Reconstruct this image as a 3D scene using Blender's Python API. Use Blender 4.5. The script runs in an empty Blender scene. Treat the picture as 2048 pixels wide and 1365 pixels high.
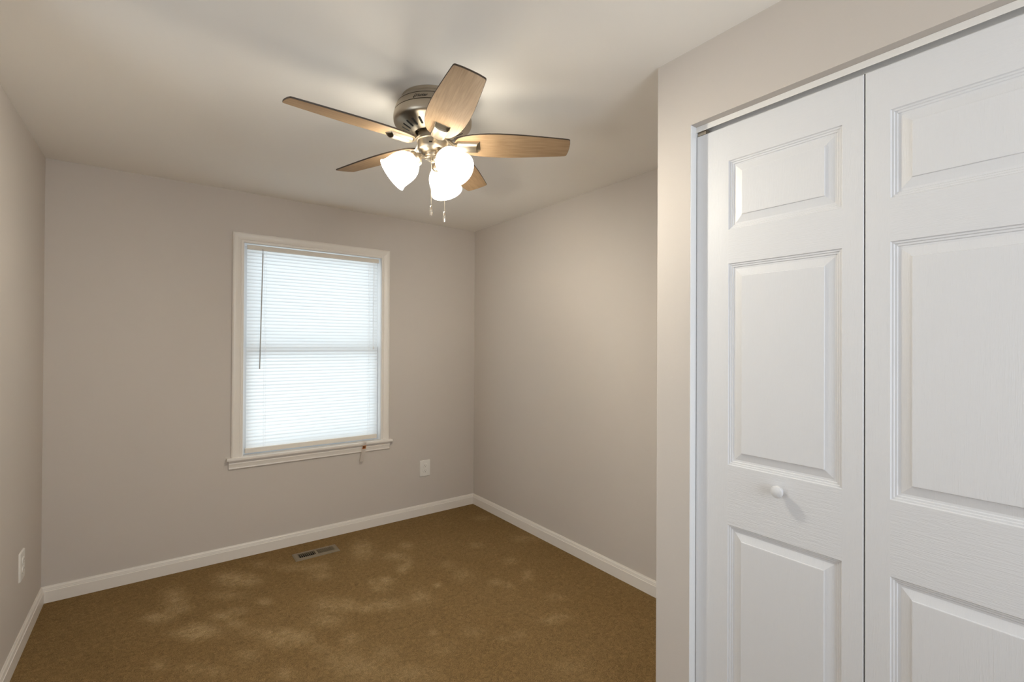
import bpy, bmesh, math, random
from mathutils import Vector, Matrix

# ------------------------------------------------------------------ measured room
H = 2.286                      # ceiling height
XL, XR = -0.4725, 2.1312       # left and right walls
YB = 3.3845                    # window wall
YR = -1.15                     # rear wall (behind the camera)
XC, YE = 1.3576, 0.9937        # closet front plane and its corner
CAM_Z = 1.3432
F_PX, YAW, PITCH, ROLL = 946.6933, 0.6415, 0.0055, 0.0053
W0, W1, WZ0, WZ1 = 0.430, 1.318, 0.606, 1.972      # window opening
D0, D1, DZ = -0.045, 0.870, 2.0445                 # closet opening
FAN = Vector((0.8492, 1.6587, H))
T = 0.115                      # wall thickness

scene = bpy.context.scene
COL = scene.collection

# ------------------------------------------------------------------ camera
cam_data = bpy.data.cameras.new('camera')
cam_data.sensor_fit = 'HORIZONTAL'
cam_data.sensor_width = 36.0
cam_data.lens = F_PX / 2048 * 36.0
cam_data.clip_start = 0.02
cam = bpy.data.objects.new('camera', cam_data)
COL.objects.link(cam)
cy, sy, cp, sp = math.cos(YAW), math.sin(YAW), math.cos(PITCH), math.sin(PITCH)
fw = Vector((sy*cp, cy*cp, sp)); r0 = Vector((cy, -sy, 0)); u0 = r0.cross(fw)
r = math.cos(ROLL)*r0 + math.sin(ROLL)*u0
u = -math.sin(ROLL)*r0 + math.cos(ROLL)*u0
m = Matrix.Identity(4)
for i in range(3):
    m[i][0], m[i][1], m[i][2] = r[i], u[i], -fw[i]
m[2][3] = CAM_Z
cam.matrix_world = m
scene.camera = cam

# ------------------------------------------------------------------ world (overcast daylight)
world = bpy.data.worlds.new('overcast_sky')
scene.world = world
world.use_nodes = True
bg = world.node_tree.nodes['Background']
bg.inputs['Color'].default_value = (0.92, 0.96, 1.0, 1)
bg.inputs['Strength'].default_value = 1.75

# added fill lamp, shining in through the added doorway in the left wall
ld = bpy.data.lights.new('left_fill', 'AREA')
ld.shape = 'RECTANGLE'; ld.size = 1.0; ld.size_y = 1.7
ld.energy = 15.5
ld.color = (0.82, 0.92, 1.0)
lo = bpy.data.objects.new('left_fill', ld)
COL.objects.link(lo)
lo.location = (-1.45, 1.325, 1.25)
lo.rotation_euler = (math.radians(90), 0, math.radians(-90))     # faces +X, into the room

# second added fill lamp, outside an added opening behind the camera
rd = bpy.data.lights.new('rear_fill', 'AREA')
rd.shape = 'RECTANGLE'; rd.size = 1.1; rd.size_y = 1.25
rd.energy = 24.0
rd.color = (0.84, 0.92, 1.0)
ro = bpy.data.objects.new('rear_fill', rd)
COL.objects.link(ro)
ro.location = (0.6, -1.285, 1.375)
ro.rotation_euler = (math.radians(90), 0, 0)     # faces +Y, into the room

scene.view_settings.view_transform = 'Standard'
scene.view_settings.look = 'None'
scene.view_settings.exposure = 0.22
scene.view_settings.gamma = 1.0
scene.view_settings.use_curve_mapping = False
scene.cycles.max_bounces = 14
scene.cycles.diffuse_bounces = 8
scene.cycles.glossy_bounces = 4
scene.cycles.transparent_max_bounces = 12
scene.cycles.sample_clamp_indirect = 4.0
SHADE_GLOW = 13

# ------------------------------------------------------------------ materials
def nodes_of(name):
    mt = bpy.data.materials.new(name); mt.use_nodes = True
    nt = mt.node_tree
    return mt, nt, nt.nodes['Principled BSDF']

def mat(name, col, rough=0.5, metal=0.0, spec=0.5, bump=None, emit=None, noise_col=None):
    """bump = (scale, strength, distance); noise_col = (scale, amount)"""
    mt, nt, b = nodes_of(name)
    b.inputs['Base Color'].default_value = (*col, 1)
    b.inputs['Roughness'].default_value = rough
    b.inputs['Metallic'].default_value = metal
    b.inputs['Specular IOR Level'].default_value = spec
    tc = nt.nodes.new('ShaderNodeTexCoord')
    if bump:
        n = nt.nodes.new('ShaderNodeTexNoise'); n.inputs['Scale'].default_value = bump[0]
        n.inputs['Detail'].default_value = 3
        nt.links.new(tc.outputs['Object'], n.inputs['Vector'])
        bp = nt.nodes.new('ShaderNodeBump'); bp.inputs['Strength'].default_value = bump[1]
        bp.inputs['Distance'].default_value = bump[2]
        nt.links.new(n.outputs['Fac'], bp.inputs['Height'])
        nt.links.new(bp.outputs['Normal'], b.inputs['Normal'])
    if noise_col:
        n2 = nt.nodes.new('ShaderNodeTexNoise'); n2.inputs['Scale'].default_value = noise_col[0]
        n2.inputs['Detail'].default_value = 4
        nt.links.new(tc.outputs['Object'], n2.inputs['Vector'])
        mr = nt.nodes.new('ShaderNodeMapRange')
        mr.inputs['To Min'].default_value = 1 - noise_col[1]; mr.inputs['To Max'].default_value = 1 + noise_col[1]
        nt.links.new(n2.outputs['Fac'], mr.inputs['Value'])
        hs = nt.nodes.new('ShaderNodeHueSaturation')
        hs.inputs['Color'].default_value = (*col, 1)
        nt.links.new(mr.outputs['Result'], hs.inputs['Value'])
        nt.links.new(hs.outputs['Color'], b.inputs['Base Color'])
    if emit:
        b.inputs['Emission Color'].default_value = (*emit[0], 1)
        b.inputs['Emission Strength'].default_value = emit[1]
    return mt

M_WALL = mat('greige_wall_paint', (0.568, 0.520, 0.474), 0.75, spec=0.25, bump=(260, 0.10, 0.002), noise_col=(3, 0.015))
M_CEIL = mat('flat_ceiling_paint', (0.86, 0.83, 0.785), 0.9, spec=0.1, bump=(300, 0.08, 0.002))
M_TRIM = mat('white_trim_paint', (0.76, 0.715, 0.66), 0.35, spec=0.4)
M_JAMB = mat('white_vinyl_jamb', (0.84, 0.85, 0.86), 0.4)
M_SASH = mat('white_vinyl_sash', (0.78, 0.80, 0.82), 0.4)
M_RAIL = mat('ivory_blind_rail', (0.72, 0.67, 0.60), 0.4)
M_WAND = mat('grey_plastic_wand', (0.42, 0.41, 0.40), 0.3)
M_CORD = mat('white_cord', (0.8, 0.8, 0.8), 0.8)
M_NICKEL = mat('brushed_nickel', (0.50, 0.435, 0.345), 0.38, metal=1.0, bump=(90, 0.02, 0.001))
M_NICKEL_D = mat('nickel_groove', (0.16, 0.13, 0.10), 0.5, metal=1.0)
M_DARK = mat('dark_recess', (0.012, 0.011, 0.010), 0.8)
M_LOGO = mat('dark_lettering', (0.03, 0.022, 0.016), 0.6)
M_PLATE = mat('white_wall_plate', (0.76, 0.735, 0.69), 0.35)
M_SLOT = mat('outlet_slot', (0.10, 0.09, 0.08), 0.6)
M_REG = mat('tan_metal_register', (0.195, 0.153, 0.097), 0.5)
M_TRACK = mat('white_track_metal', (0.80, 0.78, 0.75), 0.35)
M_PAPER = mat('white_paper_tag', (0.80, 0.75, 0.70), 0.8)
M_ORANGE = mat('orange_print', (0.70, 0.34, 0.13), 0.7)
M_BROWN = mat('brown_print', (0.22, 0.06, 0.008), 0.7)
M_BULB = mat('bulb_glow', (1, 0.9, 0.75), 0.4, emit=((1.0, 0.94, 0.80), 1000))

def shade_material():
    mt, nt, b = nodes_of('frosted_glass_lit')
    b.inputs['Base Color'].default_value = (0.9, 0.87, 0.8, 1)
    b.inputs['Roughness'].default_value = 0.35
    b.inputs['Emission Color'].default_value = (1.0, 0.935, 0.79, 1)
    b.inputs['Emission Strength'].default_value = SHADE_GLOW
    return mt
M_SHADE = shade_material()

def slat_material():
    mt = bpy.data.materials.new('white_blind_slat'); mt.use_nodes = True
    nt = mt.node_tree; nt.nodes.clear()
    out = nt.nodes.new('ShaderNodeOutputMaterial')
    d = nt.nodes.new('ShaderNodeBsdfDiffuse'); d.inputs['Color'].default_value = (0.84, 0.85, 0.86, 1)
    t = nt.nodes.new('ShaderNodeBsdfTranslucent'); t.inputs['Color'].default_value = (0.88, 0.91, 0.93, 1)
    mx = nt.nodes.new('ShaderNodeMixShader'); mx.inputs[0].default_value = 0.62
    g = nt.nodes.new('ShaderNodeBsdfGlossy'); g.inputs['Roughness'].default_value = 0.35
    m2 = nt.nodes.new('ShaderNodeMixShader'); m2.inputs[0].default_value = 0.04
    nt.links.new(d.outputs[0], mx.inputs[1]); nt.links.new(t.outputs[0], mx.inputs[2])
    nt.links.new(mx.outputs[0], m2.inputs[1]); nt.links.new(g.outputs[0], m2.inputs[2])
    nt.links.new(m2.outputs[0], out.inputs[0])
    return mt
M_SLAT = slat_material()

def glass_material():
    mt = bpy.data.materials.new('window_pane_glass'); mt.use_nodes = True
    nt = mt.node_tree; nt.nodes.clear()
    out = nt.nodes.new('ShaderNodeOutputMaterial')
    tr = nt.nodes.new('ShaderNodeBsdfTransparent'); tr.inputs['Color'].default_value = (0.94, 0.97, 0.97, 1)
    g = nt.nodes.new('ShaderNodeBsdfGlossy'); g.inputs['Roughness'].default_value = 0.02
    mx = nt.nodes.new('ShaderNodeMixShader'); mx.inputs[0].default_value = 0.06
    nt.links.new(tr.outputs[0], mx.inputs[1]); nt.links.new(g.outputs[0], mx.inputs[2])
    nt.links.new(mx.outputs[0], out.inputs[0])
    return mt
M_GLASS = glass_material()

def crystal_material():
    mt, nt, b = nodes_of('clear_fob')
    b.inputs['Base Color'].default_value = (0.80, 0.74, 0.66, 1)
    b.inputs['Roughness'].default_value = 0.12
    b.inputs['Metallic'].default_value = 0.85
    return mt
M_FOB = crystal_material()

def wood_material():
    mt, nt, b = nodes_of('light_oak_blade')
    tc = nt.nodes.new('ShaderNodeTexCoord')
    mp = nt.nodes.new('ShaderNodeMapping'); mp.inputs['Scale'].default_value = (5.0, 85.0, 85.0)
    nt.links.new(tc.outputs['Object'], mp.inputs['Vector'])
    n = nt.nodes.new('ShaderNodeTexNoise'); n.inputs['Scale'].default_value = 2.2; n.inputs['Detail'].default_value = 6
    n.inputs['Distortion'].default_value = 0.6
    nt.links.new(mp.outputs['Vector'], n.inputs['Vector'])
    n2 = nt.nodes.new('ShaderNodeTexNoise'); n2.inputs['Scale'].default_value = 9; n2.inputs['Detail'].default_value = 3
    nt.links.new(tc.outputs['Object'], n2.inputs['Vector'])
    ad = nt.nodes.new('ShaderNodeMath'); ad.operation = 'MULTIPLY_ADD'; ad.inputs[1].default_value = 0.35
    nt.links.new(n2.outputs['Fac'], ad.inputs[0]); nt.links.new(n.outputs['Fac'], ad.inputs[2])
    cr = nt.nodes.new('ShaderNodeValToRGB')
    e = cr.color_ramp.elements
    e[0].position = 0.45; e[0].color = (0.285, 0.182, 0.100, 1)
    e[1].position = 0.88; e[1].color = (0.405, 0.272, 0.157, 1)
    x = cr.color_ramp.elements.new(0.66); x.color = (0.345, 0.228, 0.130, 1)
    nt.links.new(ad.outputs[0], cr.inputs['Fac'])
    nt.links.new(cr.outputs['Color'], b.inputs['Base Color'])
    b.inputs['Roughness'].default_value = 0.65
    b.inputs['Specular IOR Level'].default_value = 0.2
    return mt
M_WOOD = wood_material()
M_EDGE = mat('dark_blade_edge', (0.045, 0.028, 0.016), 0.5)

def door_material(name, scl):
    mt, nt, b = nodes_of(name)
    b.inputs['Base Color'].default_value = (0.70, 0.70, 0.71, 1)
    b.inputs['Roughness'].default_value = 0.42
    tc = nt.nodes.new('ShaderNodeTexCoord')
    geo = nt.nodes.new('ShaderNodeMapping'); geo.inputs['Scale'].default_value = scl
    nt.links.new(tc.outputs['Object'], geo.inputs['Vector'])
    n = nt.nodes.new('ShaderNodeTexNoise'); n.inputs['Scale'].default_value = 1.6
    n.inputs['Detail'].default_value = 2; n.inputs['Distortion'].default_value = 1.6
    nt.links.new(geo.outputs['Vector'], n.inputs['Vector'])
    bp = nt.nodes.new('ShaderNodeBump'); bp.inputs['Strength'].default_value = 0.28; bp.inputs['Distance'].default_value = 0.002
    nt.links.new(n.outputs['Fac'], bp.inputs['Height'])
    nt.links.new(bp.outputs['Normal'], b.inputs['Normal'])
    return mt
M_DOOR = door_material('white_embossed_door_upright_grain', (1, 160, 9))
M_DOOR_H = door_material('white_embossed_door_level_grain', (1, 9, 160))

def carpet_material():
    mt, nt, b = nodes_of('brown_cut_pile_carpet')
    tc = nt.nodes.new('ShaderNodeTexCoord')
    at = nt.nodes.new('ShaderNodeAttribute'); at.attribute_name = 'nap'
    n1 = nt.nodes.new('ShaderNodeTexNoise'); n1.inputs['Scale'].default_value = 300; n1.inputs['Detail'].default_value = 3
    n1.inputs['Roughness'].default_value = 0.7
    n2 = nt.nodes.new('ShaderNodeTexNoise'); n2.inputs['Scale'].default_value = 26; n2.inputs['Detail'].default_value = 6; n2.inputs['Distortion'].default_value = 0.8
    n3 = nt.nodes.new('ShaderNodeTexNoise'); n3.inputs['Scale'].default_value = 2.2; n3.inputs['Detail'].default_value = 4
    for n in (n1, n2, n3):
        nt.links.new(tc.outputs['Object'], n.inputs['Vector'])
    # brushed nap patches broken up by the noise
    mu = nt.nodes.new('ShaderNodeMath'); mu.operation = 'MULTIPLY'
    mr = nt.nodes.new('ShaderNodeMapRange'); mr.inputs['From Min'].default_value = 0.12; mr.inputs['From Max'].default_value = 0.68
    nt.links.new(n2.outputs['Fac'], mr.inputs['Value'])
    nt.links.new(at.outputs['Fac'], mu.inputs[0]); nt.links.new(mr.outputs['Result'], mu.inputs[1])
    a1 = nt.nodes.new('ShaderNodeMath'); a1.operation = 'MULTIPLY_ADD'; a1.inputs[1].default_value = 0.22
    nt.links.new(n3.outputs['Fac'], a1.inputs[0]); nt.links.new(mu.outputs[0], a1.inputs[2])
    c1 = nt.nodes.new('ShaderNodeMix'); c1.data_type = 'RGBA'
    c1.inputs[6].default_value = (0.186, 0.115, 0.046, 1)
    c1.inputs[7].default_value = (0.370, 0.262, 0.134, 1)
    nt.links.new(a1.outputs[0], c1.inputs[0])
    n4 = nt.nodes.new('ShaderNodeTexNoise'); n4.inputs['Scale'].default_value = 60; n4.inputs['Detail'].default_value = 4
    n4.inputs['Distortion'].default_value = 1.2
    nt.links.new(tc.outputs['Object'], n4.inputs['Vector'])
    mr2 = nt.nodes.new('ShaderNodeMapRange'); mr2.inputs['From Min'].default_value = 0.3; mr2.inputs['From Max'].default_value = 0.7
    mr2.inputs['To Min'].default_value = 0.42; mr2.inputs['To Max'].default_value = 1.58
    nt.links.new(n1.outputs['Fac'], mr2.inputs['Value'])
    mr4 = nt.nodes.new('ShaderNodeMapRange'); mr4.inputs['From Min'].default_value = 0.3; mr4.inputs['From Max'].default_value = 0.7
    mr4.inputs['To Min'].default_value = 0.80; mr4.inputs['To Max'].default_value = 1.22
    nt.links.new(n4.outputs['Fac'], mr4.inputs['Value'])
    mm = nt.nodes.new('ShaderNodeMath'); mm.operation = 'MULTIPLY'
    nt.links.new(mr2.outputs['Result'], mm.inputs[0]); nt.links.new(mr4.outputs['Result'], mm.inputs[1])
    hs = nt.nodes.new('ShaderNodeHueSaturation')
    nt.links.new(c1.outputs[2], hs.inputs['Color']); nt.links.new(mm.outputs[0], hs.inputs['Value'])
    nt.links.new(hs.outputs['Color'], b.inputs['Base Color'])
    b.inputs['Roughness'].default_value = 1.0
    b.inputs['Specular IOR Level'].default_value = 0.05
    bp = nt.nodes.new('ShaderNodeBump'); bp.inputs['Strength'].default_value = 0.35; bp.inputs['Distance'].default_value = 0.005
    nt.links.new(n1.outputs['Fac'], bp.inputs['Height']); nt.links.new(bp.outputs['Normal'], b.inputs['Normal'])
    return mt
M_CARPET = carpet_material()

# ------------------------------------------------------------------ helpers
def obj(name, bm, mats, parent=None, loc=None, smooth=False, recalc=True):
    if recalc:
        bmesh.ops.recalc_face_normals(bm, faces=bm.faces[:])
    me = bpy.data.meshes.new(name)
    bm.to_mesh(me); bm.free()
    if not isinstance(mats, (list, tuple)): mats = [mats]
    for x in mats: me.materials.append(x)
    if smooth:
        for p in me.polygons: p.use_smooth = True
        me.set_sharp_from_angle(angle=math.radians(35))
    o = bpy.data.objects.new(name, me); COL.objects.link(o)
    if loc is not None: o.location = loc
    if parent: o.parent = parent
    return o

def thing(name, label, cat, loc=(0, 0, 0), group=None):
    o = bpy.data.objects.new(name, None); COL.objects.link(o)
    o.empty_display_size = 0.05
    o.location = loc; o['label'] = label; o['category'] = cat
    if group: o['group'] = group
    return o

def struct_empty(name, loc=(0, 0, 0)):
    o = bpy.data.objects.new(name, None); COL.objects.link(o)
    o.location = loc; o['kind'] = 'structure'
    return o

def struct(name, bm, mats, **k):
    o = obj(name, bm, mats, **k); o['kind'] = 'structure'
    return o

def box(bm, x0, x1, y0, y1, z0, z1, mi=0, bevel=0.0):
    vs = [bm.verts.new(v) for v in ((x0,y0,z0),(x1,y0,z0),(x1,y1,z0),(x0,y1,z0),(x0,y0,z1),(x1,y0,z1),(x1,y1,z1),(x0,y1,z1))]
    fs = [bm.faces.new([vs[i] for i in f]) for f in ((3,2,1,0),(4,5,6,7),(0,1,5,4),(1,2,6,5),(2,3,7,6),(3,0,4,7))]
    for f in fs: f.material_index = mi
    if bevel:
        es = list({e for f in fs for e in f.edges})
        bmesh.ops.bevel(bm, geom=es, offset=bevel, segments=2, profile=0.6, affect='EDGES')
    return bm

def quad(bm, *pts, mi=0):
    f = bm.faces.new([bm.verts.new(p) for p in pts]); f.material_index = mi
    return f

def lathe(bm, prof, n=64, mat4=None, cap=False, mis=None):
    rings = []
    for (rr, z) in prof:
        ring = []
        for i in range(n):
            a = 2*math.pi*i/n
            v = Vector((rr*math.cos(a), rr*math.sin(a), z))
            if mat4 is not None: v = mat4 @ v
            ring.append(bm.verts.new(v))
        rings.append(ring)
    for k in range(len(rings)-1):
        for i in range(n):
            j = (i+1) % n
            f = bm.faces.new((rings[k][i], rings[k][j], rings[k+1][j], rings[k+1][i]))
            if mis: f.material_index = mis[k]
    if cap:
        bm.faces.new(rings[0]); bm.faces.new(rings[-1])
    return rings

def tube(bm, pts, rad, n=12, cap=True):
    """round tube along points; rad is a number or list"""
    pts = [Vector(p) for p in pts]
    rads = rad if isinstance(rad, (list, tuple)) else [rad]*len(pts)
    rings = []
    ref = None
    for i, p in enumerate(pts):
        d = (pts[min(i+1, len(pts)-1)] - pts[max(i-1, 0)]).normalized()
        if ref is None:
            ref = d.orthogonal().normalized()
        ref = (ref - d*ref.dot(d)).normalized()
        b = d.cross(ref)
        rings.append([bm.verts.new(p + rads[i]*(math.cos(2*math.pi*k/n)*ref + math.sin(2*math.pi*k/n)*b)) for k in range(n)])
    for a, b in zip(rings, rings[1:]):
        for k in range(n):
            bm.faces.new((a[k], a[(k+1) % n], b[(k+1) % n], b[k]))
    if cap:
        bm.faces.new(rings[0][::-1]); bm.faces.new(rings[-1])

def sweep(bm, rows):
    """rows: list of point lists of equal length; joins neighbours"""
    vr = [[bm.verts.new(p) for p in row] for row in rows]
    for a, b in zip(vr, vr[1:]):
        for k in range(len(a)-1):
            bm.faces.new((a[k], a[k+1], b[k+1], b[k]))
    return vr

# ------------------------------------------------------------------ room shell
# ceiling and walls are slabs with real thickness
bm = bmesh.new(); box(bm, XL-T, XR+T, YR-T, YB+T, H, H+0.1)
struct('ceiling', bm, M_CEIL)
# left wall with a doorway added to admit fill light (left of the frame)
HY0, HY1, HZ = 0.85, 1.80, 2.04
bm = bmesh.new()
box(bm, XL-T, XL, HY1, YB, -0.1, H); box(bm, XL-T, XL, YR, HY0, -0.1, H); box(bm, XL-T, XL, HY0, HY1, HZ, H)
struct('wall_left', bm, M_WALL)
bm = bmesh.new(); box(bm, XR, XR+T, YE-T, YB, -0.1, H)
struct('wall_right', bm, M_WALL)
# back wall with window opening
bm = bmesh.new()
box(bm, XL-T, W0-0.015, YB, YB+T, -0.1, H); box(bm, W1+0.015, XR+T, YB, YB+T, -0.1, H)
box(bm, W0-0.015, W1+0.015, YB, YB+T, -0.1, WZ0-0.02); box(bm, W0-0.015, W1+0.015, YB, YB+T, WZ1+0.015, H)
struct('wall_back', bm, M_WALL)
# closet front wall with a drywall-wrapped opening
bm = bmesh.new()
box(bm, XC, XC+T, D1, YE, -0.1, H)
box(bm, XC, XC+T, YR, D0, -0.1, H)
box(bm, XC, XC+T, D0, D1, DZ, H)
struct('wall_closet', bm, M_WALL)
bm = bmesh.new(); box(bm, XC+T, XR, YE-T, YE, -0.1, H)
struct('wall_closet_return', bm, M_WALL)
bm = bmesh.new(); box(bm, XR, XR+T, YR, YE-T, -0.1, H)
struct('wall_closet_inside', bm, M_WALL)
# rear wall with an opening added for the fill lamp, behind the camera
RX0, RX1, RZ0, RZ1 = 0.05, 1.15, 0.75, 2.0
bm = bmesh.new()
box(bm, XL-T, RX0, YR-T, YR, -0.1, H); box(bm, RX1, XR+T, YR-T, YR, -0.1, H)
box(bm, RX0, RX1, YR-T, YR, -0.1, RZ0); box(bm, RX0, RX1, YR-T, YR, RZ1, H)
struct('wall_rear', bm, M_WALL)

# carpeted floor, with the duct hole under the register
VX0, VX1, VY0, VY1 = 0.683, 0.950, 3.111, 3.225
HOLE = (VX0+0.022, VX1-0.022, VY0+0.022, VY1-0.022)
BLOBS = [(0.342,3.109,0.062,-0.045,-0.008,-0.077,1.0),(0.426,3.025,0.043,-0.032,-0.008,-0.059,0.7),(0.076,3.044,0.04,-0.029,-0.002,-0.109,0.8),(0.1,2.925,0.032,-0.024,-0.001,-0.043,0.7),(0.003,2.876,0.046,-0.034,0.0,-0.041,0.8),(0.041,2.898,0.038,-0.028,-0.0,-0.033,0.6),(0.17,2.635,0.053,-0.039,-0.003,-0.054,1.0),(0.132,2.618,0.041,-0.03,-0.002,-0.039,0.9),(0.062,2.684,0.026,-0.019,-0.001,-0.029,0.4),(0.259,2.713,0.037,-0.027,-0.003,-0.034,0.8),(0.327,2.715,0.032,-0.023,-0.004,-0.032,0.6),(0.307,2.597,0.027,-0.02,-0.004,-0.032,0.7),(0.306,2.915,0.061,-0.044,-0.005,-0.045,0.45),(0.451,2.732,0.026,-0.019,-0.005,-0.033,0.7),(0.662,3.04,0.084,-0.061,-0.01,-0.046,0.5),(0.502,3.208,0.039,-0.028,-0.007,-0.045,0.4),(0.779,2.968,0.046,-0.033,-0.013,-0.052,0.5),(0.755,2.841,0.044,-0.032,-0.012,-0.047,0.5),(0.7,2.513,0.059,-0.043,-0.018,-0.067,0.5),(0.661,2.369,0.055,-0.041,-0.013,-0.046,0.6),(0.471,2.37,0.064,-0.047,-0.009,-0.044,0.8),(0.453,2.311,0.051,-0.038,-0.007,-0.036,0.5),(0.01,2.456,0.024,-0.017,0.0,-0.041,0.5),(0.315,2.306,0.038,-0.028,-0.005,-0.04,0.4),(0.423,2.093,0.026,-0.019,-0.006,-0.03,0.5),(0.575,2.181,0.028,-0.021,-0.007,-0.028,0.4),(0.37,2.474,0.047,-0.035,-0.006,-0.04,0.3),(0.12,2.351,0.037,-0.027,-0.002,-0.039,0.35),(0.196,2.271,0.031,-0.023,-0.002,-0.027,0.4),(0.541,2.289,0.035,-0.026,-0.008,-0.036,0.5),(1.071,3.056,0.05,-0.036,-0.039,-0.113,0.7),(1.205,2.83,0.048,-0.035,-0.019,-0.046,0.6),(1.172,2.646,0.021,-0.016,-0.019,-0.044,0.8),(1.229,2.693,0.023,-0.017,-0.026,-0.057,0.5),(1.326,2.931,0.03,-0.022,-0.018,-0.041,0.6),(1.038,2.569,0.029,-0.021,-0.015,-0.037,0.8),(0.977,2.506,0.035,-0.026,-0.012,-0.032,0.4),(0.973,2.593,0.022,-0.016,-0.013,-0.034,0.5),(1.25,2.353,0.016,-0.011,-0.011,-0.021,0.7),(1.424,2.378,0.045,-0.033,-0.033,-0.056,0.35),(1.528,2.188,0.025,-0.018,-0.018,-0.026,0.5),(1.565,2.118,0.021,-0.016,-0.02,-0.027,0.4),(1.724,2.147,0.026,-0.019,-0.035,-0.043,0.5),(1.749,2.352,0.028,-0.02,-0.023,-0.031,0.4),(1.116,2.303,0.041,-0.03,-0.027,-0.056,0.5),(0.951,2.33,0.059,-0.043,-0.017,-0.042,0.6),(0.852,2.356,0.029,-0.021,-0.01,-0.028,0.8),(0.786,2.45,0.039,-0.029,-0.016,-0.051,0.6),(1.526,1.727,0.034,-0.025,-0.014,-0.016,0.6),(1.597,1.725,0.038,-0.028,-0.014,-0.015,0.5),(1.343,1.729,0.024,-0.017,-0.018,-0.023,0.4),(1.27,1.753,0.023,-0.017,-0.01,-0.014,0.35),(2.009,3.053,0.05,-0.036,-0.025,-0.038,0.4),(1.707,2.669,0.034,-0.025,-0.021,-0.033,0.4),(2.028,2.563,0.053,-0.039,-0.029,-0.037,0.35),(1.414,2.532,0.039,-0.028,-0.025,-0.045,0.3),(0.71,2.164,0.035,-0.026,-0.013,-0.04,0.45),(1.024,1.978,0.015,-0.011,-0.008,-0.015,0.5),(0.8,1.975,0.033,-0.024,-0.014,-0.035,0.35),(1.185,1.875,0.042,-0.031,-0.019,-0.031,0.25),(1.01,1.861,0.045,-0.033,-0.02,-0.038,0.25),(1.701,1.875,0.034,-0.025,-0.021,-0.023,0.3),(0.682,1.936,0.063,-0.047,-0.019,-0.055,0.4),(0.829,1.794,0.063,-0.046,-0.019,-0.042,0.35),(0.626,2.051,0.054,-0.04,-0.018,-0.06,0.35),(1.377,1.438,0.048,-0.035,-0.026,-0.028,0.2)]
def axis(a, b, step, extra):
    n = int((b-a)/step)
    v = [a + (b-a)*i/n for i in range(n+1)]
    for e in extra:
        v = [x for x in v if abs(x-e) > step*0.4] + [e]
    return sorted(v)
xs = axis(XL, XR, 0.016, HOLE[:2]); ys = axis(YR, YB, 0.016, HOLE[2:])
def nap(x, y):
    keep = 1.0
    for (cx, cy_, ax, ay, bx, by, w) in BLOBS:
        dx, dy = x-cx, y-cy_
        det = ax*by - ay*bx
        if abs(dx)+abs(dy) > 3*(abs(ax)+abs(ay)+abs(bx)+abs(by)): continue
        p = (dx*by - dy*bx)/det; q = (ax*dy - ay*dx)/det
        s = p*p + q*q
        if s < 4:
            keep *= 1 - w*math.exp(-s*0.75)
    return 1-keep
me = bpy.data.meshes.new('floor')
verts = [(x, y, 0) for y in ys for x in xs]
nx = len(xs); faces = []
for j in range(len(ys)-1):
    for i in range(nx-1):
        mx_, my_ = (xs[i]+xs[i+1])/2, (ys[j]+ys[j+1])/2
        if HOLE[0] < mx_ < HOLE[1] and HOLE[2] < my_ < HOLE[3]: continue
        faces.append((j*nx+i, j*nx+i+1, (j+1)*nx+i+1, (j+1)*nx+i))
me.from_pydata(verts, [], faces)
atr = me.attributes.new('nap', 'FLOAT', 'POINT')
atr.data.foreach_set('value', [nap(v[0], v[1]) for v in verts])
me.materials.append(M_CARPET)
floor = bpy.data.objects.new('floor', me); COL.objects.link(floor); floor['kind'] = 'structure'

# unseen box added around the left fill lamp to shut out the sky
HXA = -1.55
bm = bmesh.new()
box(bm, HXA, XL-T, HY0-0.4, HY1+0.4, H, H+0.1)
box(bm, HXA-0.1, HXA, HY0-0.4, HY1+0.4, -0.1, H); box(bm, HXA, XL-T, HY0-0.5, HY0-0.4, -0.1, H); box(bm, HXA, XL-T, HY1+0.4, HY1+0.5, -0.1, H)
struct('wall_left_fill_box', bm, M_WALL)
bm = bmesh.new(); box(bm, HXA, XL, HY0-0.4, HY1+0.4, -0.1, 0.0)
struct('floor_left_fill_box', bm, M_CARPET)

# unseen closure added behind the rear opening to block sky light
bm = bmesh.new()
box(bm, RX0-0.4, RX1+0.4, -2.3, YR-T, H, H+0.1); box(bm, RX0-0.4, RX1+0.4, -2.3, YR-T, -0.1, 0.0)
box(bm, RX0-0.5, RX0-0.4, -2.3, YR-T, -0.1, H); box(bm, RX1+0.4, RX1+0.5, -2.3, YR-T, -0.1, H); box(bm, RX0-0.4, RX1+0.4, -2.4, -2.3, -0.1, H)
struct('wall_rear_fill_box', bm, M_WALL)

# ------------------------------------------------------------------ baseboards
BB = [(0.0, 0.013), (0.058, 0.013), (0.0605, 0.0105), (0.0645, 0.0105), (0.067, 0.0095), (0.074, 0.0085), (0.079, 0.0055), (0.0829, 0.0045), (0.0829, 0.0)]
def baseboard(name, p0, p1, n, e0=0, e1=0):
    """runs p0->p1 on a wall whose room side is n; e0/e1 = mitre direction at each end (+1 shortens with thickness)"""
    p0, p1, n = Vector((*p0, 0)), Vector((*p1, 0)), Vector((*n, 0))
    d = (p1-p0).normalized()
    bm = bmesh.new()
    rowa = [p0 + n*t + d*(e0*t) + Vector((0, 0, z)) for z, t in BB]
    rowb = [p1 + n*t - d*(e1*t) + Vector((0, 0, z)) for z, t in BB]
    sweep(bm, [rowa, rowb])
    if e0 == 0: bm.faces.new([bm.verts.new(v) for v in rowa + [p0]])
    if e1 == 0: bm.faces.new([bm.verts.new(v) for v in rowb + [p1]])
    return struct(name, bm, M_TRIM)
baseboard('baseboard_left', (XL, HY1), (XL, YB), (1, 0), 0, 1)
baseboard('baseboard_left_near', (XL, YR), (XL, HY0), (1, 0), 1, 0)
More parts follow.
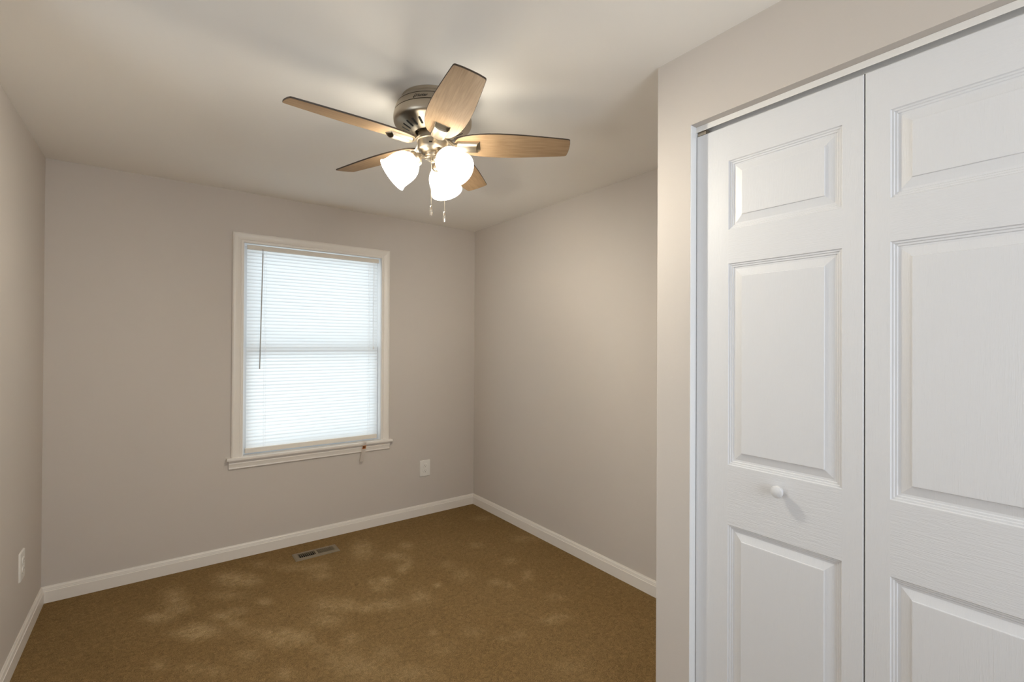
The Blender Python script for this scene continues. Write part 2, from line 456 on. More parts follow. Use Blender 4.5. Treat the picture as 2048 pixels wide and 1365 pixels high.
baseboard('baseboard_back', (XL, YB), (XR, YB), (0, -1), 1, 1)
baseboard('baseboard_right', (XR, YB), (XR, YE), (-1, 0), 1, 1)
baseboard('baseboard_closet_return', (XR, YE), (XC, YE), (0, 1), 1, -1)
baseboard('baseboard_closet', (XC, YE), (XC, D1), (-1, 0), -1, 0)
baseboard('baseboard_closet_near', (XC, D0), (XC, YR), (-1, 0), 0, 1)

# ------------------------------------------------------------------ window
win = struct_empty('window_1', ((W0+W1)/2, YB, WZ0))
def wpart(name, bm, mats, parent=None, **k):
    p = parent or win
    bm.transform(Matrix.Translation(-Vector(win.location)))
    return obj(name, bm, mats, parent=p, **k)
# moulded casing, mitred at the top corners
CI0, CI1, CT, CB = W0-0.005, W1+0.001, WZ1-0.004, WZ0+0.018
CP = [(0, 0), (0, 0.009), (0.003, 0.011), (0.011, 0.0115), (0.016, 0.0095), (0.020, 0.012), (0.034, 0.0165), (0.044, 0.0185), (0.052, 0.0185), (0.058, 0.016), (0.061, 0.013), (0.0625, 0.009), (0.0625, 0)]
bm = bmesh.new()
rows = []
for path in ('bl', 'tl', 'tr', 'br'):
    row = []
    for uo, h in CP:
        x = CI0-uo if path[1] == 'l' else CI1+uo
        z = CB if path[0] == 'b' else CT+uo
        row.append((x, YB-h, z))
    rows.append(row)
sweep(bm, rows)
wpart('casing', bm, M_TRIM)
# stool and apron
bm = bmesh.new(); box(bm, 0.338, 1.402, YB-0.036, YB+0.03, 0.611, 0.629, bevel=0.004)
wpart('stool', bm, M_TRIM)
AP = [(0.611, 0.0), (0.611, 0.017), (0.600, 0.017), (0.596, 0.014), (0.590, 0.0155), (0.578, 0.013), (0.566, 0.011), (0.560, 0.0125), (0.556, 0.010), (0.554, 0.006), (0.554, 0.0)]
bm = bmesh.new()
ra = [(0.351, YB-t, z) for z, t in AP]; rb = [(1.386, YB-t, z) for z, t in AP]
sweep(bm, [ra, rb]); bm.faces.new([bm.verts.new(v) for v in ra]); bm.faces.new([bm.verts.new(v) for v in rb])
wpart('apron', bm, M_TRIM)
# jamb liner
bm = bmesh.new()
box(bm, W0-0.015, W0, YB+0.001, YB+T, WZ0, WZ1); box(bm, W1, W1+0.015, YB+0.001, YB+T, WZ0, WZ1)
box(bm, W0-0.015, W1+0.015, YB+0.001, YB+T, WZ1, WZ1+0.015)
box(bm, W0-0.015, W1+0.015, YB+0.03, YB+T, WZ0-0.02, WZ0+0.02)
wpart('jamb', bm, M_JAMB)
# two sashes and their panes
def sash(y, z0, z1, bot, top):
    bm = bmesh.new()
    s = 0.034
    box(bm, W0+0.004, W0+s, y, y+0.03, z0, z1, bevel=0.003); box(bm, W1-s, W1-0.004, y, y+0.03, z0, z1, bevel=0.003)
    box(bm, W0+s, W1-s, y, y+0.03, z0, z0+bot, bevel=0.003); box(bm, W0+s, W1-s, y, y+0.03, z1-top, z1, bevel=0.003)
    o = wpart('sash', bm, M_SASH)
    bm = bmesh.new(); box(bm, W0+s-0.004, W1-s+0.004, y+0.012, y+0.018, z0+bot-0.004, z1-top+0.004)
    wpart('pane', bm, M_GLASS, parent=o)
sash(YB+0.056, WZ0+0.02, 1.314, 0.045, 0.044)
sash(YB+0.088, 1.270, WZ1-0.004, 0.044, 0.04)

# ------------------------------------------------------------------ mini blind
BX0, BX1 = 0.446, 1.303
blind = thing('window_blind', 'white closed mini blind covering the window, ivory headrail and bottom rail', 'blind', ((BX0+BX1)/2, YB+0.03, WZ0+0.02))
def bpart(name, bm, mats, **k):
    bm.transform(Matrix.Translation(-Vector(blind.location)))
    return obj(name, bm, mats, parent=blind, **k)
bm = bmesh.new(); box(bm, BX0, BX1, YB+0.012, YB+0.040, 1.933, 1.9615, bevel=0.002)
bpart('headrail', bm, M_RAIL)
bm = bmesh.new(); box(bm, BX0-0.004, BX1-0.006, YB+0.012, YB+0.036, 0.641, 0.671, bevel=0.004)
bpart('bottom_rail', bm, M_RAIL)
random.seed(4)
bm = bmesh.new()
N = 58; z_hi, z_lo = 1.925, 0.684
for i in range(N):
    zc = z_hi + (z_lo-z_hi)*i/(N-1)
    ang = math.radians(71 + random.uniform(-2.5, 2.5))
    if i in (2, 3): ang -= math.radians(7)
    if i in (30, 31): ang -= math.radians(6)
    if i in (54, 55): ang -= math.radians(4)
    c, s = math.cos(ang), math.sin(ang)
    K = 5
    nseg = 7
    sag = [random.uniform(-0.0009, 0.0009) for _ in range(nseg+1)]
    rows = []
    for q in range(nseg+1):
        x = BX0+0.001 + (BX1-BX0-0.004)*q/nseg
        row = []
        for k in range(K):
            tt = (k/(K-1)-0.5)*0.0268
            crown = 0.0016*(1-(2*k/(K-1)-1)**2)
            row.append((x, YB+0.0265 + tt*c + crown*s, zc + sag[q] + tt*s - crown*c*0.3))
        rows.append(row)
    sweep(bm, rows)
bpart('slats', bm, M_SLAT, smooth=True, recalc=False)
for x in (0.545, 0.555, 1.228, 1.238):
    bm = bmesh.new()
    tube(bm, [(x, YB+0.013, 1.935), (x, YB+0.013, 0.668)], 0.0006, 6)
    bpart('ladder_cord', bm, M_CORD)
bm = bmesh.new()
for x in (1.262, 1.268):
    tube(bm, [(x, YB+0.009, 1.936), (x-0.002, YB+0.008, 1.6), (x-0.001, YB+0.009, 1.315)], 0.0008, 6)
tube(bm, [(1.2645, YB+0.008, 1.318), (1.2645, YB+0.008, 1.311), (1.2645, YB+0.008, 1.296)], [0.002, 0.005, 0.004], 10)
bpart('lift_cord', bm, M_CORD)
bm = bmesh.new()
tube(bm, [(0.533, YB+0.004, 1.913), (0.519, YB+0.002, 1.173)], 0.0034, 6)
wand = bpart('tilt_wand', bm, M_WAND)
bm = bmesh.new()
tube(bm, [(0.533, YB+0.014, 1.940), (0.533, YB+0.007, 1.938), (0.533, YB+0.004, 1.926), (0.533, YB+0.004, 1.912)], 0.0022, 8)
bm.transform(Matrix.Translation(-Vector(blind.location)))
obj('wand_hook', bm, M_WAND, parent=wand)

# ------------------------------------------------------------------ paper tag hanging over the stool
tag = thing('paper_tag', 'small white paper tag with orange mark hanging over the window stool', 'tag', (1.19, YB-0.037, 0.56))
def tpart(name, bm, mats):
    bm.transform(Matrix.Translation(-Vector(tag.location)))
    return obj(name, bm, mats, parent=tag)
def tag_rows(path, w, off=0.0):
    rows = []
    for (x, y, z) in path:
        rows.append([(x-w/2, y-off, z), (x+w/2, y-off, z)])
    return rows
def tag_at(k):     # k 0..1 down the hanging length
    return (1.1905-0.021*k, YB-0.0395+0.010*k*k, 0.634-0.140*k)
bm = bmesh.new()
path = [(1.193, YB+0.006, 0.6335), (1.1915, YB-0.032, 0.6315), (1.1908, YB-0.0385, 0.629)] + [tag_at(0.05+0.95*i/8) for i in range(9)]
front = tag_rows(path, 0.0265)
vr = sweep(bm, front)
bmesh.ops.solidify(bm, geom=bm.faces[:], thickness=0.0008)
tpart('strip', bm, M_PAPER)
def tag_patch(k0, k1, u0, u1, off):
    bm = bmesh.new()
    n = 3
    rows = []
    for i in range(n+1):
        x, y, z = tag_at(k0+(k1-k0)*i/n)
        rows.append([(x+u0, y-off, z), (x+u1, y-off, z)])
    sweep(bm, rows)
    bmesh.ops.solidify(bm, geom=bm.faces[:], thickness=0.0003)
    return bm
tpart('orange_mark', tag_patch(0.18, 0.36, -0.0125, 0.0125, 0.0012), M_ORANGE)
bm = tag_patch(0.21, 0.32, -0.0095, -0.0035, 0.0020)
tpart('brown_mark', bm, M_BROWN)
tpart('brown_mark', tag_patch(0.22, 0.31, 0.0000, 0.0065, 0.0020), M_BROWN)

# ------------------------------------------------------------------ wall outlets
def make_outlet(label, origin, xdir):
    """local x runs along the wall, local -y is the room side"""
    t = thing('wall_outlet', label, 'outlet', origin, 'duplex wall outlets')
    t.rotation_euler = (0, 0, xdir)
    bm = bmesh.new()
    w, h, d = 0.0435, 0.062, 0.0065
    prof = [(1.0, 0.0), (1.0, 0.002), (0.985, 0.0045), (0.95, 0.0062), (0.90, d)]
    def ring(s, y):
        a = w-(1-s)*w; b = h-(1-s)*w
        pts = []
        cr = 0.004
        for (sx, sz, a0) in ((1, 1, 0), (-1, 1, 90), (-1, -1, 180), (1, -1, 270)):
            for k in range(4):
                th = math.radians(a0+30*k)
                pts.append((sx*(a-cr)+cr*math.cos(th), -y, sz*(b-cr)+cr*math.sin(th)))
        return pts
    rows = [ring(s, y) for s, y in prof]
    vr = [[bm.verts.new(p) for p in rw] for rw in rows]
    for A, B in zip(vr, vr[1:]):
        for k in range(16):
            bm.faces.new((A[k], A[(k+1) % 16], B[(k+1) % 16], B[k]))
    bm.faces.new(vr[-1])
    obj('cover_plate', bm, M_PLATE, parent=t, smooth=True)
    for zc in (0.0195, -0.0195):
        bm = bmesh.new()
        out = []
        for k in range(40):
            th = 2*math.pi*k/40
            out.append((0.0172*math.cos(th), max(-0.0142, min(0.0142, 0.0172*math.sin(th)))))
        lo_ = [bm.verts.new((x, -d+0.0005, zc+z)) for x, z in out]
        hi_ = [bm.verts.new((x, -d-0.0022, zc+z)) for x, z in out]
        hi2 = [bm.verts.new((x*0.94, -d-0.0030, zc+z*0.94)) for x, z in out]
        for A, B in ((lo_, hi_), (hi_, hi2)):
            for k in range(40):
                bm.faces.new((A[k], A[(k+1) % 40], B[(k+1) % 40], B[k]))
        bm.faces.new(hi2)
        rec = obj('receptacle', bm, M_PLATE, parent=t, smooth=True)
        bm = bmesh.new()
        y0, y1 = -d-0.0033, -d-0.0026
        box(bm, -0.0072, -0.0052, y0, y1, zc-0.0008, zc+0.0082)
        box(bm, 0.0052, 0.0070, y0, y1, zc+0.0000, zc+0.0075)
        tube(bm, [(0, y1, zc-0.0068), (0, y0, zc-0.0068)], 0.0026, 12)
        obj('slots', bm, M_SLOT, parent=rec)
    bm = bmesh.new()
    tube(bm, [(0, -d+0.0005, 0), (0, -d-0.0012, 0)], 0.0032, 12)
    obj('screw', bm, M_PLATE, parent=t)
    return t
make_outlet('white duplex outlet on the window wall, right of the window near the corner', (1.681, YB, 0.3635), 0)
make_outlet('white duplex outlet on the left wall, seen almost edge-on', (XL, 2.929, 0.3665), math.radians(90))

# ------------------------------------------------------------------ floor register
reg = thing('floor_register', 'tan metal floor register set in the carpet below the window', 'vent', ((VX0+VX1)/2, (VY0+VY1)/2, 0))
def rpart(name, bm, mats, **k):
    bm.transform(Matrix.Translation(-Vector(reg.location)))
    return obj(name, bm, mats, parent=reg, **k)
bm = bmesh.new()
fz = 0.007
def frame_ring(ins, z): return [(VX0+ins, VY0+ins, z), (VX1-ins, VY0+ins, z), (VX1-ins, VY1-ins, z), (VX0+ins, VY1-ins, z)]
rows = [frame_ring(0, 0.0), frame_ring(0.001, 0.003), frame_ring(0.008, fz), frame_ring(0.0265, fz), frame_ring(0.0265, -0.012)]
vr = [[bm.verts.new(p) for p in rw] for rw in rows]
for A, B in zip(vr, vr[1:]):
    for k in range(4):
        bm.faces.new((A[k], A[(k+1) % 4], B[(k+1) % 4], B[k]))
xm = (VX0+VX1)/2
box(bm, xm-0.007, xm+0.007, VY0+0.0265, VY1-0.0265, -0.012, fz-0.0005)
rpart('frame', bm, M_REG)
for (a, b, tilt) in ((VX0+0.0265, xm-0.007, -50), (xm+0.007, VX1-0.0265, 58)):
    bm = bmesh.new()
    n = 9
    for i in range(n):
        xc = a + (b-a)*(i+0.5)/n
        t = math.radians(tilt); L = 0.0062 if tilt < 0 else 0.0070
        dx, dz = L*math.cos(t), L*math.sin(t)
        px, pz = -math.sin(t)*0.0006, math.cos(t)*0.0006
        zc = fz-0.0052
        pr = [(xc-dx-px, zc-dz-pz), (xc+dx-px, zc+dz-pz), (xc+dx+px, zc+dz+pz), (xc-dx+px, zc-dz+pz)]
        A = [bm.verts.new((x, VY0+0.0265, z)) for x, z in pr]; B = [bm.verts.new((x, VY1-0.0265, z)) for x, z in pr]
        for k in range(4): bm.faces.new((A[k], A[(k+1) % 4], B[(k+1) % 4], B[k]))
        bm.faces.new(A); bm.faces.new(B)
    rpart('louver_bank', bm, M_REG)
bm = bmesh.new()
box(bm, HOLE[0]+0.0005, HOLE[1]-0.0005, HOLE[2]+0.0005, HOLE[3]-0.0005, -0.09, -0.001)
for f in [f for f in bm.faces if f.calc_center_median().z > -0.002]: bm.faces.remove(f)
rpart('duct', bm, M_DARK, recalc=False)

# ------------------------------------------------------------------ closet bifold door
XD = XC + 0.030                 # face of the door leaves
door = struct_empty('door_1', (XD, (D0+D1)/2, 0))
def dpart(name, bm, mats, parent=None, **k):
    bm.transform(Matrix.Translation(-Vector(door.location)))
    return obj(name, bm, mats, parent=parent or door, **k)
PANEL_Z = [(0.215, 0.798), (0.979, 1.590), (1.693, 1.904)]
PP = [(0.0, 0.0), (0.0022, 0.0032), (0.0058, 0.0034), (0.0075, 0.0058), (0.0115, 0.0060), (0.0132, 0.0084), (0.0185, 0.0086), (0.0395, 0.0030), (0.0408, 0.0006), (0.0425, 0.0004)]
def leaf(y0, y1, p0, p1):
    z0, z1 = 0.018, 2.0125
    bm = bmesh.new()
    th = 0.034; ch = 0.0015
    # back and edges
    A = [(XD+ch, y0, z0), (XD+ch, y1, z0), (XD+ch, y1, z1), (XD+ch, y0, z1)]
    Fr = [(XD, y0+ch, z0+ch), (XD, y1-ch, z0+ch), (XD, y1-ch, z1-ch), (XD, y0+ch, z1-ch)]
    B = [(XD+th, y, z) for (_, y, z) in A]
    va, vf, vb = [[bm.verts.new(p) for p in q] for q in (A, Fr, B)]
    for k in range(4):
        bm.faces.new((va[k], va[(k+1) % 4], vb[(k+1) % 4], vb[k])); bm.faces.new((vf[k], vf[(k+1) % 4], va[(k+1) % 4], va[k]))
    bm.faces.new(vb)
    # face: stiles, rails, moulded raised panels
    ya, yb, za, zb = y0+ch, y1-ch, z0+ch, z1-ch
    def rect(a, b, c, d): return quad(bm, (XD, a, c), (XD, b, c), (XD, b, d), (XD, a, d))
    rect(ya, p0, za, zb); rect(p1, yb, za, zb)
    zz = [za] + [v for pz in PANEL_Z for v in pz] + [zb]
    for k in range(0, len(zz), 2): rect(p0, p1, zz[k], zz[k+1]).material_index = 1
    for (c, d) in PANEL_Z:
        rings = [[bm.verts.new(p) for p in ((XD+dep, p0+i, c+i), (XD+dep, p1-i, c+i), (XD+dep, p1-i, d-i), (XD+dep, p0+i, d-i))] for i, dep in PP]
        for R, S in zip(rings, rings[1:]):
            for k in range(4): bm.faces.new((R[k], R[(k+1) % 4], S[(k+1) % 4], S[k]))
        bm.faces.new(rings[-1])
    bmesh.ops.recalc_face_normals(bm, faces=bm.faces[:])
    return dpart('door_leaf', bm, [M_DOOR, M_DOOR_H])
l1 = leaf(0.4148, 0.8662, 0.4605, 0.7600)
l2 = leaf(-0.0410, 0.4118, 0.0620, 0.3620)
# knob turned in white wood
bm = bmesh.new()
kp = [(0.0085, 0.0), (0.0085, 0.004), (0.0075, 0.008), (0.0085, 0.011), (0.013, 0.0145), (0.0165, 0.019), (0.0168, 0.0225), (0.0150, 0.026), (0.0100, 0.0282), (0.0045, 0.029), (0.0001, 0.0291)]
rot = Matrix.Translation((XD, 0.6085, 0.9385)) @ Matrix.Rotation(math.radians(-90), 4, 'Y')
lathe(bm, kp, 36, rot)
dpart('knob', bm, M_DOOR, parent=l1, smooth=True)
# white side lining of the opening
bm = bmesh.new(); box(bm, XC+0.0008, XC+T, D1-0.0022, D1+0.001, 0.0, DZ-0.0005)
struct('trim_1', bm, M_JAMB)
bm = bmesh.new(); box(bm, XC+0.0008, XC+T, D0-0.001, D0+0.0022, 0.0, DZ-0.0005)
struct('trim_2', bm, M_JAMB)
# head track with pivot bracket
bm = bmesh.new()
zt, zk = 2.0425, 2.0265
box(bm, XD-0.001, XD+0.0005, D0, D1, zk, zt); box(bm, XD+0.031, XD+0.0325, D0, D1, zk, zt); box(bm, XD-0.001, XD+0.0325, D0, D1, zt, zt+0.0015)
dpart('track', bm, M_TRACK)
bm = bmesh.new()
box(bm, XD+0.006, XD+0.026, 0.838, 0.866, 2.016, 2.030); tube(bm, [(XD+0.016, 0.842, 2.010), (XD+0.016, 0.842, 2.030)], 0.005, 12)
dpart('pivot_bracket', bm, M_NICKEL)
bm = bmesh.new()
for zc in (0.30, 1.05, 1.80):
    box(bm, XD+0.033, XD+0.036, 0.385, 0.441, zc-0.03, zc+0.03)
dpart('hinges', bm, M_NICKEL)

# ------------------------------------------------------------------ ceiling fan
fan = thing('ceiling_fan', 'brushed nickel flush-mount ceiling fan with five light oak blades and three lit glass shades', 'ceiling fan', FAN)
def zf(z): return z - H         # absolute height -> fan local
# motor housing (lathe), grooves in darker metal
hp = [(0.118, 2.2858), (0.1205, 2.284), (0.1205, 2.2735), (0.123, 2.2715), (0.131, 2.2635), (0.137, 2.2545), (0.1385, 2.2525), (0.1365, 2.2512), (0.1375, 2.2498), (0.1405, 2.2490),
      (0.1440, 2.2380), (0.1468, 2.2255), (0.1472, 2.2240), (0.1452, 2.2228), (0.1460, 2.2212), (0.1485, 2.2205), (0.1500, 2.2110), (0.1500, 2.2020), (0.1490, 2.1940), (0.1465, 2.1880), (0.1420, 2.1838), (0.1360, 2.1810),
      (0.1240, 2.1760), (0.0760, 2.1535), (0.0715, 2.1520), (0.0690, 2.1540), (0.0660, 2.1600)]
hp = [(a, zf(z)) for a, z in hp]
mis = [0]*(len(hp)-1)
for k in (6, 7, 8, 12, 13, 14): mis[k] = 1
bm = bmesh.new(); lathe(bm, hp, 96, mis=mis)
housing = obj('motor_housing', bm, [M_NICKEL, M_NICKEL_D], parent=fan, smooth=True)
# cooling slots around the lower cone
bm = bmesh.new()
ca, cb = Vector((0.1240, 0, zf(2.1760))), Vector((0.0760, 0, zf(2.1535)))
dcone = (cb-ca).normalized(); ncone = Vector((-dcone.z, 0, dcone.x))
if ncone.z > 0: ncone = -ncone
for i in range(24):
    R = Matrix.Rotation(2*math.pi*(i+0.5)/24, 4, 'Z')
    pts = []
    L, w = 0.0165, 0.0048
    cen = ca*0.55 + cb*0.45
    for k in range(16):
        th = 2*math.pi*k/16
        along = (L-w if math.cos(th) > 0 else -(L-w)) + w*math.cos(th)
        pts.append(cen + dcone*along + Vector((0, 1, 0))*(w*math.sin(th)))
    lo_ = [bm.verts.new(R @ (p + ncone*0.0004)) for p in pts]
    up_ = [bm.verts.new(R @ (p - ncone*0.004)) for p in pts]
    bm.faces.new(lo_); bm.faces.new(up_)
    for k in range(16): bm.faces.new((lo_[k], lo_[(k+1) % 16], up_[(k+1) % 16], up_[k]))
obj('vent_slots', bm, M_DARK, parent=housing)
# maker's lettering on the band
AZ_CAM = math.atan2(-FAN.y, -FAN.x)
cu = bpy.data.curves.new('lettering', 'FONT')
cu.body = 'Hunter'; cu.size = 0.0185; cu.shear = 0.35; cu.align_x = 'CENTER'; cu.extrude = 0.0; cu.offset = 0.0004
cu.space_character = 0.92
tmp = bpy.data.objects.new('lettering_curve', cu); COL.objects.link(tmp)
dg = bpy.context.evaluated_depsgraph_get(); dg.update()
tme = bpy.data.meshes.new_from_object(tmp.evaluated_get(dg))
bm = bmesh.new(); bm.from_mesh(tme)
bpy.data.objects.remove(tmp); bpy.data.curves.remove(cu)
bmesh.ops.subdivide_edges(bm, edges=[e for e in bm.edges if e.calc_length() > 0.004], cuts=2)
# the flourish that runs from the first letter down to the left
sw = [(-0.0225, 0.0135, 0.0006), (-0.0255, 0.0118, 0.0010), (-0.0285, 0.0080, 0.0013), (-0.0315, 0.0030, 0.0018), (-0.0335, -0.0020, 0.0023), (-0.0318, -0.0034, 0.0018), (-0.0288, -0.0018, 0.0010), (-0.0255, 0.0030, 0.0008), (-0.0215, 0.0060, 0.0006), (-0.017, 0.0066, 0.0005)]
L_, R_ = [], []
for i, (x, y, w) in enumerate(sw):
    a = Vector(sw[max(i-1, 0)][:2]); b = Vector(sw[min(i+1, len(sw)-1)][:2]); d = (b-a).normalized()
    L_.append(bm.verts.new((x-d.y*w, y+d.x*w, 0))); R_.append(bm.verts.new((x+d.y*w, y-d.x*w, 0)))
for i in range(len(sw)-1): bm.faces.new((L_[i], L_[i+1], R_[i+1], R_[i]))
az0 = AZ_CAM - math.radians(17)
for v in bm.verts:
    z = 2.2305 + v.co.y*0.95
    rr = 0.1405 + (0.1468-0.1405)*(2.2490-z)/(2.2490-2.2255) + 0.0005
    a = az0 + v.co.x*0.86/0.144
    v.co = Vector((rr*math.cos(a), rr*math.sin(a), zf(z)))
obj('lettering', bm, M_LOGO, parent=housing)

# rotor that carries the blades
bm = bmesh.new()
lathe(bm, [(0.040, zf(2.162)), (0.054, zf(2.158)), (0.057, zf(2.150)), (0.057, zf(2.131)), (0.053, zf(2.128)), (0.040, zf(2.128))], 64)
obj('rotor', bm, M_NICKEL, parent=fan, smooth=True)
# switch housing below it
sp_ = [(0.045, 2.131), (0.0600, 2.1300), (0.0620, 2.1280), (0.0620, 2.1245), (0.0595, 2.1230), (0.0580, 2.1225), (0.0580, 2.1000), (0.0575, 2.0950), (0.0545, 2.0880), (0.0480, 2.0810), (0.0400, 2.0765),
       (0.0330, 2.0745), (0.0320, 2.0680), (0.0300, 2.0660), (0.0290, 2.0600), (0.0240, 2.0560), (0.0120, 2.0540), (0.0080, 2.0520), (0.0070, 2.0470), (0.0001, 2.0455)]
bm = bmesh.new(); lathe(bm, [(a, zf(z)) for a, z in sp_], 64)
sh = obj('switch_housing', bm, M_NICKEL, parent=fan, smooth=True)
bm = bmesh.new()
box(bm, -0.006, 0.006, -0.0590, -0.0570, zf(2.1000), zf(2.1062), bevel=0.0004)
bm.transform(Matrix.Rotation(AZ_CAM + math.pi/2 - math.radians(8), 4, 'Z'))
obj('reverse_switch', bm, M_DARK, parent=sh)

# blades
PH0, PIT = 4.4375, -0.2327
ZB = zf(2.1179)
prof_b = [(0.086, 0.018), (0.090, 0.030), (0.098, 0.040), (0.110, 0.0475), (0.130, 0.0555), (0.155, 0.0625), (0.185, 0.0675), (0.220, 0.0705), (0.260, 0.0718), (0.300, 0.0710), (0.350, 0.0682), (0.400, 0.0640),
          (0.450, 0.0592), (0.500, 0.0540), (0.522, 0.0515)]
tipc = [(0.5275, 0.0495), (0.5305, 0.0460), (0.5340, 0.0250), (0.5350, 0.0)]
outline = [(0.0845, 0.0)] + prof_b + tipc
pts = outline + [(a, -b) for a, b in outline[-2:0:-1]]
def blade_mesh():
    bm = bmesh.new()
    t = 0.0028
    def loop(z, ins):
        o = []
        n = len(pts)
        for i, (x, y) in enumerate(pts):
            a = Vector(pts[i-1]); b = Vector(pts[(i+1) % n]); d = (b-a).normalized()
            o.append(bm.verts.new((x - d.y*(-ins), y + d.x*(-ins), z)))
        return o
    # pts run counter-clockwise or clockwise; inset sign found from the area
    area = sum(pts[i-1][0]*pts[i][1]-pts[i][0]*pts[i-1][1] for i in range(len(pts)))
    sg = 1 if area < 0 else -1
    l0, l1_, l2_, l3 = loop(-t, sg*0.0012), loop(-t+0.0010, 0), loop(t-0.0010, 0), loop(t, sg*0.0012)
    f = bm.faces.new(l0); f.material_index = 0
    f = bm.faces.new(l3); f.material_index = 1
    for A, B in ((l0, l1_), (l1_, l2_), (l2_, l3)):
        for k in range(len(pts)):
            f = bm.faces.new((A[k], A[(k+1) % len(pts)], B[(k+1) % len(pts)], B[k])); f.material_index = 1
    return bm
blade_me = None; iron_me = None
def iron_mesh():
    bm = bmesh.new()
    # sections (r, half width, z top, z bottom) lofted; trapezoid sleeve below the blade
    NS = 13
    def arc(hw, zt_, zb_):
        o = []
        for k in range(NS):
            th = math.pi*k/(NS-1)
            cx, sx = -math.cos(th), math.sin(th)
            o.append((math.copysign(abs(cx)**0.62, cx)*hw, zt_ + (zb_-zt_)*abs(sx)**0.62))
        return o
    def sec(rr, hw, zt_, zb_, fl):
        return [(rr, y, z) for y, z in arc(hw, zt_, zb_)]
    S = [sec(0.050, 0.010, 0.020, 0.010, 0.7), sec(0.064, 0.011, 0.018, 0.006, 0.7), sec(0.074, 0.012, 0.008, -0.006, 0.7), sec(0.083, 0.013, -0.002, -0.014, 0.7),
         sec(0.090, 0.016, -0.0030, -0.0175, 0.65), sec(0.0945, 0.024, -0.0030, -0.0195, 0.62), sec(0.098, 0.0275, -0.0030, -0.0205, 0.62), sec(0.150, 0.0285, -0.0030, -0.0205, 0.62)]
    vs = [[bm.verts.new(p) for p in s] for s in S]
    # slanted open mouth
    def slant(z): return 0.184 - 0.016*(-0.003-z)/0.0175
    vs.append([bm.verts.new((slant(z), y, z)) for y, z in arc(0.0285, -0.0030, -0.0205)])
    vs.append([bm.verts.new((slant(z)-0.0008, y, z)) for y, z in arc(0.0262, -0.0032, -0.0185)])
    vs.append([bm.verts.new((0.1500, y*0.98, z)) for y, z in arc(0.0262, -0.0032, -0.0185)])
    for A, B in zip(vs, vs[1:]):
        for k in range(NS-1): bm.faces.new((A[k], A[k+1], B[k+1], B[k]))
        if B not in (vs[-1], vs[-2]):
            bm.faces.new((A[-1], A[0], B[0], B[-1]))
    bm.faces.new(vs[0]); bm.faces.new(vs[-1])
    return bm
for k in range(5):
    rz = PH0 + k*2*math.pi/5
    if blade_me is None:
        o = obj('blade', blade_mesh(), [M_WOOD, M_EDGE], parent=fan)
        blade_me = o.data
        q = obj('blade_iron', iron_mesh(), M_NICKEL, parent=fan, smooth=True)
        iron_me = q.data
    else:
        o = bpy.data.objects.new('blade', blade_me); COL.objects.link(o); o.parent = fan
        q = bpy.data.objects.new('blade_iron', iron_me); COL.objects.link(q); q.parent = fan
    for w in (o, q):
        w.matrix_local = Matrix.Translation((0, 0, ZB)) @ Matrix.Rotation(rz, 4, 'Z') @ Matrix.Rotation(PIT, 4, 'X')

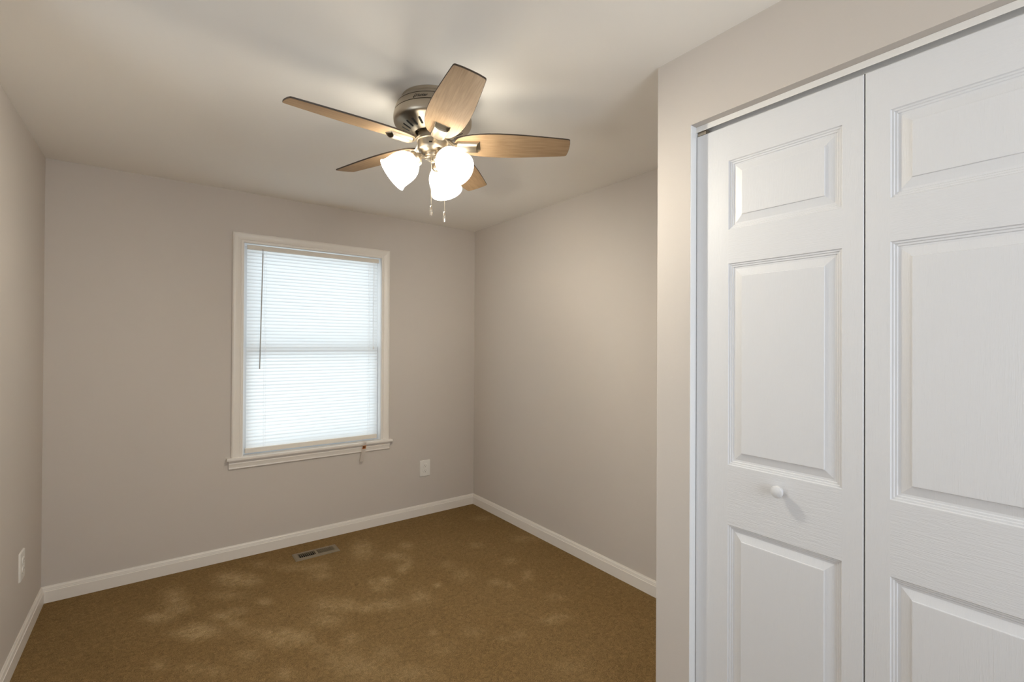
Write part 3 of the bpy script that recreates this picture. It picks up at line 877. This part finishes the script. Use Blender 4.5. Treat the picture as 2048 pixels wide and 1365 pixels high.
# light kit: three arms, sockets, glass shades
TILT = math.radians(50)
gp = [(0.0255, 0.000), (0.0265, -0.004), (0.0330, -0.010), (0.0430, -0.020), (0.0510, -0.032), (0.0560, -0.046), (0.0585, -0.060), (0.0592, -0.074), (0.0592, -0.088), (0.0600, -0.100), (0.0620, -0.108), (0.0655, -0.114)]
gin = [(a-0.0028, z) for a, z in gp[::-1]]
arm_me = soc_me = shd_me = blb_me = None
NECK_R, NECK_Z = 0.066, 2.054
for i, adeg in enumerate((40, 160, 280)):
    base = Matrix.Rotation(math.radians(adeg), 4, 'Z')
    ax = Matrix.Translation((NECK_R, 0, zf(NECK_Z))) @ Matrix.Rotation(-TILT, 4, 'Y')
    # with -TILT about Y the local -Z axis points outward and down
    if i == 0:
        nb = ax @ Vector((0, 0, 0.022)); dirn = (ax.to_3x3() @ Vector((0, 0, 1)))
        bm = bmesh.new()
        p0 = Vector((0.024, 0, zf(2.064))); p3 = nb
        c1 = p0 + Vector((0.020, 0, -0.004)); c2 = p3 + dirn*0.012
        path = []
        for s in range(11):
            t_ = s/10
            path.append(p0*(1-t_)**3 + c1*3*t_*(1-t_)**2 + c2*3*t_*t_*(1-t_) + p3*t_**3)
        tube(bm, path, [0.0085]*3+[0.0075]*8, 14)
        a_ = obj('light_arm', bm, M_NICKEL, parent=fan, smooth=True)
        bm = bmesh.new()
        lathe(bm, [(0.006, 0.026), (0.011, 0.024), (0.015, 0.019), (0.018, 0.014), (0.0265, 0.009), (0.0295, 0.004), (0.0295, -0.006), (0.0275, -0.007)], 40, ax)
        s_ = obj('socket', bm, M_NICKEL, parent=fan, smooth=True)
        bm = bmesh.new(); lathe(bm, gp + gin, 48, ax)
        g_ = obj('lamp_shade', bm, M_SHADE, parent=fan, smooth=True)
        bm = bmesh.new()
        lathe(bm, [(0.010, 0.0), (0.013, -0.020), (0.022, -0.040), (0.026, -0.056), (0.024, -0.070), (0.016, -0.080), (0.0005, -0.084)], 24, ax)
        b_ = obj('bulb', bm, M_BULB, parent=g_, smooth=True)
        meshes = [x.data for x in (a_, s_, g_, b_)]
        parts = (a_, s_, g_)
    else:
        parts = []
        for nm, me_ in zip(('light_arm', 'socket', 'lamp_shade'), meshes):
            x = bpy.data.objects.new(nm, me_); COL.objects.link(x); x.parent = fan; parts.append(x)
        b_ = bpy.data.objects.new('bulb', meshes[3]); COL.objects.link(b_); b_.parent = parts[2]
    for x in parts: x.matrix_local = base

# pull chains
rt = Vector((math.cos(YAW), -math.sin(YAW), 0)); bk = Vector((-math.sin(YAW), -math.cos(YAW), 0))
for (lat, back, ztop, zend, long_) in ((0.000, 0.030, 2.072, 1.868, 0.0345), (0.050, 0.020, 2.090, 1.848, 0.0365)):
    bp_ = rt*lat + bk*back
    bm = bmesh.new()
    z = ztop
    tube(bm, [(bp_.x, bp_.y, zf(ztop+0.004)), (bp_.x, bp_.y, zf(zend))], 0.0005, 6)
    while z > zend:
        bmesh.ops.create_icosphere(bm, subdivisions=1, radius=0.00135, matrix=Matrix.Translation((bp_.x, bp_.y, zf(z))))
        z -= 0.0038
    ch = obj('pull_chain', bm, M_NICKEL, parent=fan, smooth=True)
    bm = bmesh.new()
    mt4 = Matrix.Translation((bp_.x, bp_.y, zf(zend)))
    lathe(bm, [(0.0014, 0.002), (0.0030, 0.001), (0.0042, -0.004), (0.0050, -0.009), (0.0062, -0.015), (0.0064, -0.026), (0.0052, -long_), (0.0046, -long_-0.0025), (0.0005, -long_-0.003)], 8, mt4)
    obj('chain_fob', bm, M_FOB, parent=ch)

for o in list(bpy.data.objects):
    if o.type == 'MESH':
        o.data.name = o.name
